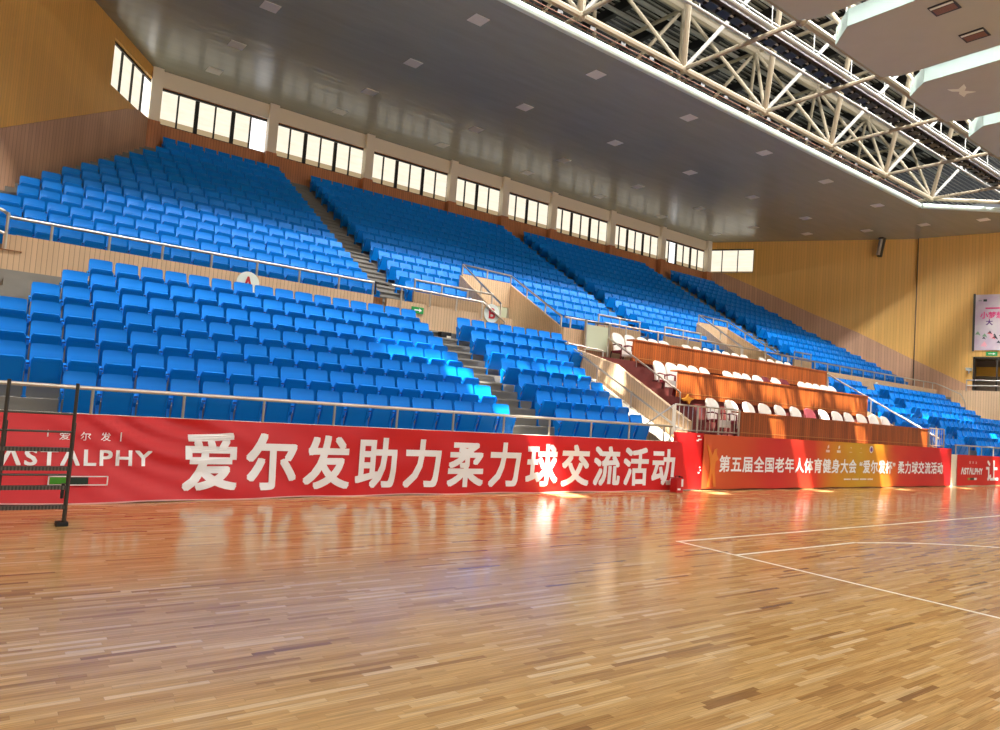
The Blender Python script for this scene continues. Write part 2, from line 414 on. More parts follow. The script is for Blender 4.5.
# back wall, pillars, windows
struct('wall_back', MB().box(-3.3, 28.4, 21.6, 21.8, 9.2, 10.84).box(-3.3, 28.4, 21.62, 21.82, 12.15, 12.8), M['back'])
struct('trim_window_lintel', MB().box(-3.3, 28.4, 21.52, 21.62, 12.19, 12.78), M['pillar'])
PX = [-3.22, .98, 5.12, 9.37, 12.4, 15.5, 19.75, 23.9, 28.15]
pl = MB()
for x in PX: pl.box(x-.18, x+.18, 21.32, 21.62, 10.84, 12.78)
struct('trim_pillars', pl, M['pillar'])
pc = MB()
for x in PX: pc.box(x-.21, x+.21, 21.28, 21.62, 9.3, 10.84)
struct('trim_pillar_bases', pc, M['back'])
def pane_mat(name, split):
    m = bpy.data.materials.new(name); m.use_nodes = True
    N = m.node_tree.nodes; L = m.node_tree.links; p = N['Principled BSDF']
    tc = N.new('ShaderNodeTexCoord'); sp = N.new('ShaderNodeSeparateXYZ'); L.new(tc.outputs['Object'], sp.inputs[0])
    mp = N.new('ShaderNodeMapping'); mp.inputs['Scale'].default_value = (.8, 1, 5); L.new(tc.outputs['Object'], mp.inputs[0])
    nz = N.new('ShaderNodeTexNoise'); nz.inputs['Scale'].default_value = 1.4; nz.inputs['Detail'].default_value = 3; L.new(mp.outputs[0], nz.inputs['Vector'])
    mx = N.new('ShaderNodeMix'); mx.data_type = 'RGBA'; mx.inputs[6].default_value = lin(243, 226, 196); mx.inputs[7].default_value = lin(255, 250, 234)
    L.new(nz.outputs['Fac'], mx.inputs[0])
    lo = mathn(N, L, 'LESS_THAN', sp.outputs[2], split)
    m2 = N.new('ShaderNodeMix'); m2.data_type = 'RGBA'; m2.inputs[7].default_value = lin(168, 146, 112)
    L.new(lo, m2.inputs[0]); L.new(mx.outputs[2], m2.inputs[6])
    p.inputs['Base Color'].default_value = lin(40, 40, 40); p.inputs['Roughness'].default_value = .2
    L.new(m2.outputs[2], p.inputs['Emission Color']); p.inputs['Emission Strength'].default_value = 1.15
    return m
M['pane'] = pane_mat('daylit_blind', .24)
M['pane_side'] = pane_mat('daylit_blind_side', .1)
M['pane_white'] = emit('daylit_glass', (255, 255, 255), 1.5)
def window(name, A, B, zlo, zhi, n, pane, yoff=0, wide=(), white=()):
    """window in a wall running A->B: frame as the structure, panes as children; local X along the wall, Y out of the room"""
    ln = math.hypot(B[0]-A[0], B[1]-A[1]); h = zhi-zlo
    fr = MB().box(0, ln, -.02, .08, h-.07, h).box(0, ln, -.02, .08, 0, .03)
    for i in range(n+1):
        w = .07 if (i in wide) else .028
        x = ln*i/n; fr.box(max(0, x-w), min(ln, x+w), -.03, .08, .03, h-.1)
    o = fr.build(name, M['black'], kind='structure'); frame_obj(o, A, B, zlo)
    for i in range(n):
        MB().box(ln*i/n+.02, ln*(i+1)/n-.02, .03, .05, .02, h-.08).build('window_pane', M['pane_white'] if i in white else pane, o)
    return o
wn = 1
for i in range(8):
    n = 4 if i in (3, 4) else 6
    if i in (3, 4): wd = (2,)
    else: wd = (2, 4)
    window('window_%d' % wn, (PX[i]+.14, 21.64), (PX[i+1]-.14, 21.64), 10.84, 12.17, n, M['pane'], wide=wd, white=((5,) if i == 0 else (1,) if i == 7 else ())); wn += 1

# end walls (splayed in plan)
R0, R1, R2, R3 = (28.35, 21.7), (34.28, 11.9), (35.28, 8.3), (39.4, -6.0)
L0, L1, L2 = (-3.2, 21.7), (-8.2, 14.12), (-18.0, -.8)
def wall_poly(name, A, B, poly, material, t=.2, off=0, flip=1):
    """poly in (distance along A->B, z); thickness goes away from the room"""
    mb = MB().prism(poly, 1, off, off+t*flip); o = struct(name, mb, material); frame_obj(o, A, B); return o
dist = lambda A, B: math.hypot(B[0]-A[0], B[1]-A[1])
dR = dist(R0, R1)
# right wall: frame X runs from R0 towards the court, so +Y local is outside the room
wl = 2.75
wall_poly('wall_right', R0, R1, [(0, 3), (dR, 3), (dR, 12.8), (wl, 12.8), (wl, 10.86), (0, 10.86)], M['yellow'])
wall_poly('wall_right_head', R0, R1, [(0, 12.32), (wl, 12.32), (wl, 12.8), (0, 12.8)], M['yellow'])
dR2 = dist(R1, R2)
wall_poly('wall_right_return', R1, R2, [(0, 3), (2.72, 3), (2.72, 12.8), (0, 12.8)], M['yellow'], off=-.12, t=.3)
wall_poly('wall_right_return_top', R1, R2, [(2.72, 6.16), (16, 6.16), (16, 12.8), (2.72, 12.8)], M['yellow'], off=-.12, t=.3)
wall_poly('wall_right_return_sill', R1, R2, [(2.72, 0), (16, 0), (16, 3.98), (2.72, 3.98)], M['tan'], off=-.12, t=.3)
wall_poly('wall_right_wainscot', R0, R1, [(.05, 9.5), (dR, 3.5), (dR, 5.93), (8.55, 7.4), (6.1, 8.45), (2.75, 10.05), (1.0, 10.84), (.05, 10.86)], M['wains'], t=-.05, off=0)
wall_poly('wall_right_wainscot_return', R1, R2, [(.02, 3.0), (2.72, 3.0), (2.72, 4.55), (0.02, 5.93)], M['wains'], t=-.05, off=-.12)
window('window_%d' % wn, R0, (R0[0]+.5177*wl, R0[1]-.8556*wl), 10.86, 12.32, 3, M['pane_side'], wide=()); wn += 1
# left wall: frame X runs from L1 side up to L0 so that +Y local is outside
dL = dist(L2, L0); lw0 = dL-3.15
wall_poly('wall_left', L2, L0, [(0, 0), (dL, 0), (dL, 10.84), (lw0, 10.84), (lw0, 12.8), (0, 12.8)], M['yellow_left'])
wall_poly('wall_left_head', L2, L0, [(lw0, 12.34), (dL, 12.34), (dL, 12.8), (lw0, 12.8)], M['yellow_left'])
def Lw(s, z): return (s, z)
wall_poly('wall_left_wainscot', L2, L0, [(dL-14, 1.5), (dL-.05, 9.4), (dL-.05, 10.86), (dL-1.2, 10.84), (dL-2.0, 10.55), (dL-5.3, 8.92), (dL-7.75, 7.7), (dL-14, 4.5)], M['wains'], t=-.05)
A_ = (L2[0]+(L0[0]-L2[0])*lw0/dL, L2[1]+(L0[1]-L2[1])*lw0/dL)
off = .12
nx, ny = -(L0[1]-L2[1])/dL*off, (L0[0]-L2[0])/dL*off
window('window_%d' % wn, (A_[0]+nx, A_[1]+ny), (L0[0]+nx, L0[1]+ny), 10.84, 12.34, 4, M['pane_side'], wide=(), white=(3,)); wn += 1

o = struct('trim_wall_fold', MB().box(-.03, .01, -.16, -.1, 3.5, 12.75), M['darksteel']); frame_obj(o, R1, R2)
# corridor behind the balcony doorway
dn = MB(); ex = (R2[0]-R1[0])/dR2, (R2[1]-R1[1])/dR2
o = struct('wall_corridor', MB().box(2.6, 9, 2.0, 2.2, 3.9, 6.3).box(2.6, 9, .2, 2.0, 6.16, 6.3).box(2.55, 2.72, .18, 2.0, 3.9, 6.3), mat('corridor_paint', (120, 104, 86), .7)); frame_obj(o, R1, R2)
o = struct('floor_corridor', MB().box(2.6, 9, .18, 2.0, 3.8, 3.98), M['concrete']); frame_obj(o, R1, R2)
o = struct('trim_corridor_band', MB().box(2.74, 9, 1.9, 2.0, 5.3, 5.8), mat('yellow_band', (214, 160, 50), .6)); frame_obj(o, R1, R2)
o = struct('door_3', MB().box(2.74, 2.80, -.1, .15, 3.98, 6.16).box(3.75, 3.82, -.1, .15, 3.98, 6.16).box(2.74, 9, -.1, .15, 6.08, 6.16), M['darksteel']); frame_obj(o, R1, R2)
# balcony in front of the doorway
bal = MB().prism([(34.05, 9.9), (34.25, 9.0), (35.6, 2.0), (35.8, 2.0), (34.45, 9.05), (34.25, 9.9)], 2, 2.6, 4.32)
struct('wall_balcony', bal, M['tan'])
struct('floor_balcony', MB().prism([(34.2, 10.36), (34.4, 9.0), (35.7, 2.0), (37.2, 2.0), (35.0, 9.5), (34.5, 11.5)], 2, 3.7, 3.95), M['concrete'])

# ceiling, its lip and lights
cz = 12.75
ce = MB().prism([(-20, 23), (44, 23), (44, -3.9), (28.4, 9.4), (-3.4, 9.4), (-19, -3.9), (-20, -3.9)], 2, cz, cz+.12)
struct('ceiling', ce, M['ceiling'])
lip = MB()
prof = [(0, -.03), (-.08, -.01), (-.12, .05), (-.12, .14), (-.08, .19), (.05, .20), (.05, -.03)]
lip.prism([(9.4+a, cz+b) for a, b in prof], 0, -3.4, 28.34)
struct('trim_ceiling_lip', lip, M['lip'])
l2 = MB().prism(prof, 0, 0, 16.0); o = struct('trim_ceiling_lip_corner', l2, M['lip'])
o.location = (28.48, 9.33, cz); o.rotation_euler = (0, 0, math.atan2(-13.3, 15.6))
# roof deck with its slots
rf = MB(); zr = 18.9
rf.box(-30, 50, -26, -1.3, zr, zr+.1).box(-30, 50, 3.6, 24, zr, zr+.1).box(-30, -8, -1.3, 3.6, zr, zr+.1).box(23.5, 50, -1.3, 3.6, zr, zr+.1)
struct('ceiling_roof_deck', rf, M['roof'])
pu = MB()
for y in np.arange(-14, 17, 1.15): pu.box(-8, 42, y-.05, y+.05, 18.35, 18.5)
struct('ceiling_purlins', pu, M['truss_white'])
by = MB()
for i in range(-2, 8):
    for dx in (0, 2.35):
        x = 3.4+4.7*i+dx; by.box(x-.12, x+.12, -14, 17, 18.5, 18.88)
struct('ceiling_rafters', by, mat('dark_rafter', (34, 32, 32), .7))

# ------------------------------------------------------------------ seats
def rounded(w, z0, z1, r, n=4, bottom=False):
    pts = []
    def arc(cx, cz, a0, a1):
        for i in range(n+1):
            t = a0+(a1-a0)*i/n; pts.append((cx+r*math.cos(t), cz+r*math.sin(t)))
    h = w/2
    if bottom:
        arc(-h+r, z0+r, math.pi, 1.5*math.pi); arc(h-r, z0+r, 1.5*math.pi, 2*math.pi)
    else: pts.extend([(-h, z0), (h, z0)])
    arc(h-r, z1-r, 0, math.pi/2); arc(-h+r, z1-r, math.pi/2, math.pi)
    return pts
def seat_back():
    mb = MB()
    def fn(u, v):
        # u across, v up; gently dished and rolled over at the top, corners rounded
        z = .44+.36*v; w = .207-.012*max(0, v-.86)/.14
        x = (2*u-1)*w
        y = -.105+.105*v+.022*(1-(2*u-1)**2)*(1-.3*v)-.018*max(0, (v-.88)/.12)
        if v > .93: z -= .010*abs(2*u-1)**6
        return (x, y, z)
    mb.grid(fn, 6, 6, (0, .028, 0)); return mb
def seat_pan():
    mb = MB()
    def fn(u, v):
        z = .17+.405*v; w = .205-.02*(1-v)-.035*max(0, (v-.82)/.18)**2
        x = (2*u-1)*w
        y = -.15-.145*v-.014*math.sin(math.pi*v)
        return (x, y, z)
    mb.grid(fn, 4, 8, (0, .05, .016))
    # raised rim of the underside
    for a in (-1, 1):
        mb.grid(lambda u, v: (a*(.165+.03*u), -.16-.135*v-.014*math.sin(math.pi*v)-.008, .20+.34*v), 1, 3, (0, .016, 0))
    mb.grid(lambda u, v: (-.165+.33*u, -.285-.012*v, .51+.035*v), 3, 1, (0, .016, 0))
    return mb
def seat_bracket(s):
    mb = MB(); x = s*.226
    mb.prism([(-.19, 0), (-.06, 0), (-.075, .30), (-.03, .52), (-.09, .54), (-.215, .47), (-.215, .40), (-.155, .34)], 0, x-.011, x+.011)
    mb.box(x-.02, x+.02, -.235, -.02, 0, .02)
    return mb
me_back = seat_back().mesh('backrest', M['seat'], smooth=True)
me_pan = seat_pan().mesh('seat_pan', M['seat'], smooth=True)
me_br = [seat_bracket(s).mesh('bracket', M['seat']) for s in (-1, 1)]
me_bolts = [MB().tube([(q*.224, -.262, .49), (q*.224, -.238, .49)], .015, 8).mesh('hinge_bolt', M['seat_metal']) for q in (-1, 1)]

seats = []     # (x, y, z, block, row, place)
for k in range(7):                                     # lower block below the A sign
    xs = -6.135-.49*(6-k) if k else -6.80
    nn = 16+(6-k) if k else 17; p = (1.272-xs)/nn
    for j in range(nn): seats.append((1.272-p*(j+.5), LY(k), LZ(k), 'LA', k, j))
for k in range(7):
    for j in range(6 if k < 5 else 8): seats.append((2.5+.475*(j+.5), LY(k), LZ(k), 'LB', k, j))
    for j in range(6): seats.append((24.2-.475*(j+.5), LY(k), LZ(k), 'LC', k, j))
    xe = 33.0+.16*(6-k) if k > 3 else 34.4
    j = 0
    while 25.3+.475*(j+1) < xe: seats.append((25.3+.475*(j+.5), LY(k), LZ(k), 'LD', k, j)); j += 1
def rightX(y): return 28.35+.605*(21.7-y) if y > 11.9 else 34.28
for k in range(NU):
    y = UY(k); p = .46
    xs = -2.95 if k > 12 else -3.37-.48*(12-k) if k > 4 else (-8.3, -8.05, -7.6, -7.24, -7.2)[k]
    nn = round((1.3-xs)/.46); q = (1.3-xs)/nn
    for j in range(nn): seats.append((1.3-q*(j+.5), y, UZ(k), 'UA', k, j))
    def skip(x): return k < 3 and any(a-.2 < x < b+.2 for a, b in VX)
    for j in range(21):
        x = 2.52+.463*(j+.5)
        if not skip(x): seats.append((x, y, UZ(k), 'UB', k, j))
    for j in range(19):
        x = 13.4+.463*(j+.5)
        if not skip(x): seats.append((x, y, UZ(k), 'UC', k, j))
    j = 0
    while 24.3+p*(j+1) < rightX(y)-.25: seats.append((24.3+p*(j+.5), y, UZ(k), 'UD', k, j)); j += 1
def project(P):
    d = Vector(P)-CAM; z = d.dot(fwd)
    return (500+F*d.dot(rt)/z, 365-F*d.dot(up)/z, z)
def rank(s):
    u, v, z = project((s[0], s[1], s[2]+.6))
    return z if (-6 < u < 1004 and z > 0) else 1e6+z
seats.sort(key=rank)
ORD = ['front', 'second', 'third', 'fourth', 'fifth', 'sixth', 'seventh', 'eighth', 'ninth', 'tenth', 'eleventh', 'twelfth', 'thirteenth', 'fourteenth', 'fifteenth']
NTH = ['first', 'second', 'third', 'fourth', 'fifth', 'sixth', 'seventh', 'eighth', 'ninth', 'tenth', 'eleventh', 'twelfth', 'thirteenth', 'fourteenth', 'fifteenth', 'sixteenth', 'seventeenth', 'eighteenth', 'nineteenth', 'twentieth', 'twenty-first', 'twenty-second']
BLK = {'LA': 'lower block below the A sign', 'LB': 'lower block below the B sign', 'UA': 'upper block above the A sign', 'UB': 'upper block above the B sign',
       'UC': 'upper block above the podium', 'LC': 'lower block past the podium', 'LD': 'lower block by the balcony', 'UD': 'upper block by the end wall'}
GRP = {k: 'blue seats in the '+v for k, v in BLK.items()}
for s in seats[:300]:
    x, y, z, b, k, j = s
    o = empty('stadium_seat', (x, y, z), 'blue folding seat, %s, %s row, %s from the aisle steps' % (BLK[b], ORD[k], NTH[j]), 'seat', GRP[b])
    put('backrest', me_back, o); put('seat_pan', me_pan, o)
    for q in me_br: put('bracket', q, o)
    for q in me_bolts: put('hinge_bolt', q, o)
# the rest of the seats, farther off
V0 = []; F0 = []
def simp(me): return np.array([v.co[:] for v in me.vertices]), [tuple(p.vertices) for p in me.polygons]
def lo_seat():
    mb = MB()
    mb.grid(lambda u, v: ((2*u-1)*.205, -.105+.105*v+.022*(1-(2*u-1)**2), .44+.36*v), 4, 3, (0, .028, 0))
    mb.grid(lambda u, v: ((2*u-1)*(.203-.03*max(0, v-.6)), -.15-.145*v, .17+.405*v), 2, 3, (0, .05, .016))
    for q in (-1, 1): mb.prism([(-.19, 0), (-.06, 0), (-.075, .30), (-.03, .52), (-.09, .54), (-.215, .47), (-.155, .34)], 0, q*.226-.011, q*.226+.011)
    return mb
ls = lo_seat(); lv = np.array(ls.v); rest = MB()
allv = []; allf = []
for s in seats[300:]:
    o = len(allv)*len(lv); allv.append(lv+np.array(s[:3])); allf += [tuple(o+i for i in f) for f in ls.f]
rest.v = [tuple(a) for a in np.concatenate(allv)]; rest.f = allf
ro = put('stadium_seating', rest.mesh('stadium_seating', M['seat'], smooth=True), kind='stuff',
         label='farther rows of blue folding seats filling the upper stand', category='seats')

# ------------------------------------------------------------------ banners
def wrinkle1(x, z):
    w = math.exp(-((x+5.7)/1.0)**2)
    d = (z-1.13)+.42*(x+6.4)                     # folds fanning down from the ladder side
    lean = .36*min(1, max(0, (-2.2-x)/4.2))*(1-z/1.14)     # the loose left end stands off the wall at its foot
    return 4.682-lean+.008*math.sin(2.1*x+3*z)*math.sin(1.3*z+.7*x)+.024*w*math.sin(21*d+1.5*math.sin(3*x))*(.3+.7*z)+.007*math.sin(3.7*x+8*z+1.)+.006*math.sin(1.2*x-11*z)*math.sin(.9*x)**2
def wrinkle2(x, z): return 4.682+.006*math.sin(1.1*x+2*z)+.004*math.sin(2.9*x-4*z)
def wrinkle3(x, z): return 4.690+.006*math.sin(2.0*x+3*z)
def cloth(fn, x0, x1, z0, z1, nx, nz):
    return MB().grid(lambda u, v: (x0+(x1-x0)*u, fn(x0+(x1-x0)*u, z0+(z1-z0)*v), z0+(z1-z0)*v+.008*math.sin(3.1*(x0+(x1-x0)*u))*(1-v)), nx, nz, (0, .004, 0))
b1 = cloth(wrinkle1, -9.4, 5.85, .004, 1.14, 220, 18).build('banner', M['banner_red'], smooth=True,
     label='long plain red banner with huge white lettering along the stand front', category='banner')
text_mb('爱尔发助力柔力球交流活动', -5.31, 5.56, .125, .985, 0, bold=.025, fn=wrinkle1, sp=1.22).build('lettering', M['white_print'], b1)
text_mb('ΛSTΛLPHY', -7.46, -5.72, .475, .695, 0, bold=.03, fn=wrinkle1, sp=1.16).build('lettering', M['white_print'], b1)
text_mb('爱', -6.84, -6.72, .80, .91, 0, fn=wrinkle1).build('lettering', M['white_print'], b1)
text_mb('尔', -6.60, -6.48, .80, .91, 0, fn=wrinkle1).build('lettering', M['white_print'], b1)
text_mb('发', -6.36, -6.24, .80, .91, 0, fn=wrinkle1).build('lettering', M['white_print'], b1)
bars = MB()
for x in (-6.97, -6.12): bars.box(x-.007, x+.007, wrinkle1(x, .86)-.012, wrinkle1(x, .86)-.004, .80, .92)
bars.build('lettering', M['white_print'], b1)
y = wrinkle1(-6.6, .24)-.045
fr = MB().box(-6.94, -6.26, y, y+.006, .235, .248).box(-6.94, -6.26, y, y+.006, .345, .358).box(-6.94, -6.925, y, y+.006, .235, .358).box(-6.275, -6.26, y, y+.006, .235, .358)
fr.build('charge_bar_outline', M['white_print'], b1)
MB().box(-6.92, -6.70, y, y+.006, .252, .342).build('charge_bar_green', M['green_print'], b1)
MB().box(-6.70, -6.49, y, y+.006, .252, .342).build('charge_bar_dark', M['dark_print'], b1)
hm = MB().grid(lambda u, v: (-9.4+15.25*u, wrinkle1(-9.4+15.25*u, .0)-.006, .006+.016*v+.008*math.sin(3.1*(-9.4+15.25*u))), 220, 1, (0, .003, 0))
hm.build('hem', mat('pale_hem', (238, 190, 186), .6), b1)
# plain red cloth round the podium corner
def wr4(x, z): return 4.735+.012*math.sin(9*x+.5*z)
rc = cloth(wr4, 5.55, 6.66, .02, 1.37, 24, 8).build('red_cloth', M['banner_red'], smooth=True, label='plain red cloth panel between the two long banners, with white tape', category='cloth')
tp = MB()
for x, z, a in ((6.45, 1.30, .10), (6.5, 1.22, .13), (6.42, 1.19, .09), (6.55, .55, .05), (6.52, .42, .06), (6.58, .48, .04)):
    tp.box(x-a/2, x+a/2, 4.712, 4.716, z-.015, z+.015)
tp.build('tape', M['white_print'], rc)
b2 = cloth(wrinkle2, 6.62, 20.78, .03, 1.355, 120, 10).build('banner', M['banner_gold'], smooth=True,
     label='red and gold event banner with white title along the podium', category='banner')
text_mb('第五届全国老年人体育健身大会 “爱尔发杯” 柔力球交流活动', 7.25, 20.05, .44, .86, 0, bold=.024, fn=wrinkle2, sp=1.1).build('lettering', M['white_print'], b2)
# runner motif
rn = MB(); yy = 4.668
rn.prism([(6.72, 1.12), (6.80, 1.08), (6.96, .86), (7.04, 1.0), (7.14, 1.02), (7.13, .88), (7.22, .76), (7.10, .70), (7.08, .5), (7.16, .08), (7.06, .08), (6.98, .42), (6.90, .08), (6.80, .08), (6.90, .55), (6.86, .78)], 1, yy, yy+.006)
rn.build('runner_motif', mat('orange_print', (214, 122, 44), .5), b2)
for i, (x, c) in enumerate(((12.32, (240, 200, 190)), (12.93, (244, 226, 214)), (13.63, (222, 190, 150)), (14.23, (216, 176, 120)), (14.88, (240, 232, 226)))):
    e = MB(); r = .10
    if i in (0, 1):
        e.prism([(x-.02, 1.22), (x+.05, 1.26), (x+.06, 1.18), (x-.02, 1.14)], 1, yy, yy+.005); e.box(x-.1, x+.1, yy, yy+.005, 1.04, 1.11)
    elif i in (2, 3):
        e.box(x-.08, x+.08, yy, yy+.005, 1.06, 1.08); e.prism([(x-.05, 1.2), (x+.03, 1.23), (x+.05, 1.18)], 1, yy, yy+.005)
    else:
        e.prism([(x+.11*math.cos(t*math.pi/10), 1.18+.11*math.sin(t*math.pi/10)) for t in range(20)], 1, yy, yy+.005)
    p = e.build('emblem', mat('emblem_print', c, .5), b2)
    if i == 4:
        MB().prism([(x+.07*math.cos(t*math.pi/8), 1.18+.07*math.sin(t*math.pi/8)) for t in range(16)], 1, yy-.004, yy+.001).build('emblem_center', mat('emblem_blue_print', (120, 70, 140), .5), p)
ds = MB()
for i in range(26):
    if i % 7 != 6: ds.box(13.3+i*.068, 13.34+i*.068, yy, yy+.005, .245, .285)
ds.build('date_line', M['white_print'], b2)
b3 = cloth(wrinkle3, 21.35, 33.0, .03, 1.15, 80, 8).build('banner', M['banner_red'], smooth=True,
     label='red banner beyond the white wall gap, by the balcony end', category='banner')
text_mb('ΛSTΛLPHY', 21.66, 23.62, .43, .69, 0, bold=.05, fn=wrinkle3, sp=1.05).build('lettering', M['white_print'], b3)
text_mb('让', 23.95, 25.2, .20, .99, 0, bold=.028, fn=wrinkle3).build('lettering', M['white_print'], b3)
for i, c in enumerate('爱尔发'): text_mb(c, 22.35+.28*i, 22.5+.28*i, .83, .93, 0, fn=wrinkle3).build('lettering', M['white_print'], b3)
y3 = wrinkle3(22.7, .27)-.014
MB().box(22.28, 22.5, y3, y3+.005, .23, .31).build('charge_bar_green', mat('pale_green_print', (150, 170, 80), .5), b3)
MB().box(22.5, 22.86, y3, y3+.005, .23, .31).build('charge_bar_dark', M['dark_print'], b3)
MB().box(22.86, 23.1, y3, y3+.005, .23, .31).build('charge_bar_outline', M['white_print'], b3)

# ------------------------------------------------------------------ rails
def rail(name, label, runs, posts, rr=.032, pr=.026, m='steel', bars=(), cat='railing'):
    """runs: polylines of the handrail; posts: (x, y, z0, z1)"""
    p0 = runs[0][0]
    o = empty(name, (p0[0], p0[1], 0), label, cat)
    off = Vector((-p0[0], -p0[1], 0))
    for r in runs: MB().tube([Vector(p)+off for p in r], rr, 8).build('handrail', M[m], o, smooth=True)
    for x, y, a, b in posts: MB().tube([Vector((x, y, a))+off, Vector((x, y, b))+off], pr, 8).build('post', M[m], o, smooth=True)
    for r in bars: MB().tube([Vector(p)+off for p in r], .010, 6).build('baluster', M[m], o, smooth=True)
    return o
xs = [-6.48+1.175*i for i in range(-2, 11)]
rail('guard_rail', 'long steel guard rail above the plain red banner', [[(-9.6, 4.8, 1.49), (5.55, 4.8, 1.49)]], [(x, 4.8, 1.12, 1.48) for x in xs if x < 5.4]+[(5.5, 4.8, .9, 1.5)], rr=.028, pr=.02)
rail('guard_rail', 'steel guard rail above the red banner near the balcony', [[(21.4, 4.8, 1.49), (34, 4.8, 1.49)]], [(21.45+1.18*i, 4.8, 1.12, 1.48) for i in range(11)], rr=.028, pr=.02)
xs = [-6.72+1.02*i for i in range(-1, 7)]
rail('guard_rail', 'steel guard rail on the parapet above the A sign', [[(-7.45, 10.4, 4.60), (.36, 10.4, 4.60)]], [(x, 10.4, 4.24, 4.6) for x in xs if -7.5 < x < .4]+[(.34, 10.4, 4.24, 4.6)])
rail('barrier_bar', 'short brown barrier bar across the parapet gap', [[(.40, 10.42, 4.62), (.78, 10.42, 4.60)]], [(.42, 10.42, 4.3, 4.62)], m='darksteel', cat='barrier')
rail('handrail', 'steel handrail on the parapet dropping past the B sign', [[(.80, 10.30, 4.60), (2.9, 10.30, 4.58), (3.75, 10.30, 4.58), (4.55, 10.30, 4.12), (4.55, 10.30, 3.9)]],
     [(1.12, 10.30, 4.0, 4.58), (2.0, 10.30, 4.2, 4.58), (2.85, 10.30, 4.2, 4.58), (3.72, 10.30, 4.1, 4.58), (4.55, 10.30, 3.6, 4.12)], cat='handrail')
def raised(a, b, lab):
    n = max(2, round((b-a)/.9)); rail('guard_rail', lab, [[(a, 11.24, 5.03), (b, 11.24, 5.03)]], [(a+.03+(b-a-.06)*i/n, 11.24, 4.68, 5.02) for i in range(n+1)])
raised(2.0, 4.75, 'steel guard rail on the raised parapet behind the B sign')
raised(9.2, 11.3, 'steel guard rail on the raised parapet before the middle aisle')
raised(12.6, 14.75, 'steel guard rail on the raised parapet after the middle aisle')
raised(21.2, 22.6, 'steel guard rail on the raised parapet before the far aisle')
for i, (a, b) in enumerate(VX):
    lab = ('near', 'far')[i]
    lab2 = ('beside the B sign', 'above the podium')[i]
    rail('handrail', 'steel handrail around the stair mouth '+lab2, [[(a, 11.0, 4.75), (a, 13.24, 6.20), (b, 13.24, 6.17), (b, 10.5, 4.62)]],
         [(a, 11.0, 4.4, 4.75), (a, 12.1, 5.1, 5.47), (a, 13.24, 5.85, 6.19), (a+1.0, 13.24, 5.88, 6.18), (b, 13.24, 5.88, 6.17), (b, 12.3, 5.28, 5.65), (b, 11.3, 4.7, 5.07), (b, 10.5, 4.25, 4.62)], cat='handrail')
rail('guard_rail', 'steel guard rail on the parapet between stair mouth and glass panel', [[(6.95, 10.4, 4.60), (9.0, 10.4, 4.60)]], [(7.2, 10.4, 4.25, 4.6), (8.3, 10.4, 4.25, 4.6)])
rail('guard_rail', 'steel guard rail on the parapet above the blue rows by the balcony', [[(20.2, 10.4, 4.60), (33.3, 10.4, 4.60), (33.55, 10.2, 4.5), (33.9, 9.4, 4.1), (33.95, 9.2, 3.7)]],
     [(20.4+1.05*i, 10.4, 4.25, 4.6) for i in range(13)]+[(33.95, 9.2, 3.3, 3.75)])
rail('guard_rail', 'pale steel balcony rail before the dark doorway', [[(34.2, 9.25, 4.86), (35.6, 2.5, 4.86)], [(34.2, 9.25, 4.58), (35.6, 2.5, 4.58)]], [(34.2+1.4*i/4, 9.25-6.75*i/4, 4.3, 4.88) for i in range(5)], rr=.035, pr=.03)
# far left landing
struct('trim_landing_cap', MB().box(-9.5, -7.2, 9.90, 10.05, 3.89, 3.905), M['tan_dark'])
struct('wall_landing_left', MB().box(-9.5, -7.22, 9.93, 10.03, 3.46, 3.89).box(-9.5, -7.32, 9.93, 10.03, 3.2, 3.46), M['tan'])
rail('handrail', 'steel handrail stub on the landing at the left frame edge', [[(-8.6, 9.95, 4.92), (-7.55, 9.95, 4.62), (-7.45, 10.2, 4.60)], [(-8.6, 9.95, 4.5), (-7.5, 9.95, 4.2)]], [(-7.47, 9.95, 3.88, 4.6)], cat='handrail')

# ------------------------------------------------------------------ podium
pf = MB().box(6.62, 20.8, 4.74, 7.5, 0, 1.30).box(6.62, 20.8, 7.5, 9.2, 0, 2.32).box(6.62, 20.8, 9.2, 10.40, 0, 3.36)
struct('floor_podium', pf, M['carpet'])
ps = MB()
for i in range(5): ps.box(6.9, 8.7, 5.9+.32*i, 7.5, 1.3, 1.3+.204*(i+1))
for i in range(5): ps.box(6.9, 8.7, 7.6+.32*i, 9.2, 2.32, 2.32+.208*(i+1))
struct('floor_podium_stairs', ps, M['carpet'])
def desk(x0, x1, y, zb, zt, label):
    o = MB().box(x0, x1, y, y+.05, zb, zt-.04).build('desk_front', M['podium'], label=label, category='desk')
    MB().box(x0-.02, x1+.02, y-.02, y+.30, zt-.04, zt).build('desk_top', M['podium'], o)
    MB().box(x0, x1, y-.006, y, zb+.13, zb+.15).build('trim_strip', mat('brass_strip', (200, 140, 80), .4, metal=.5), o)
    return o
desk(8.85, 20.1, 5.22, 1.30, 2.0, 'longest dark wooden desk front above the gold banner')
desk(8.92, 20.2, 7.46, 2.32, 3.12, 'orange-brown wooden desk front in the middle podium row')
desk(8.78, 20.22, 9.16, 3.36, 4.07, 'red-brown wooden desk front in the top podium row')
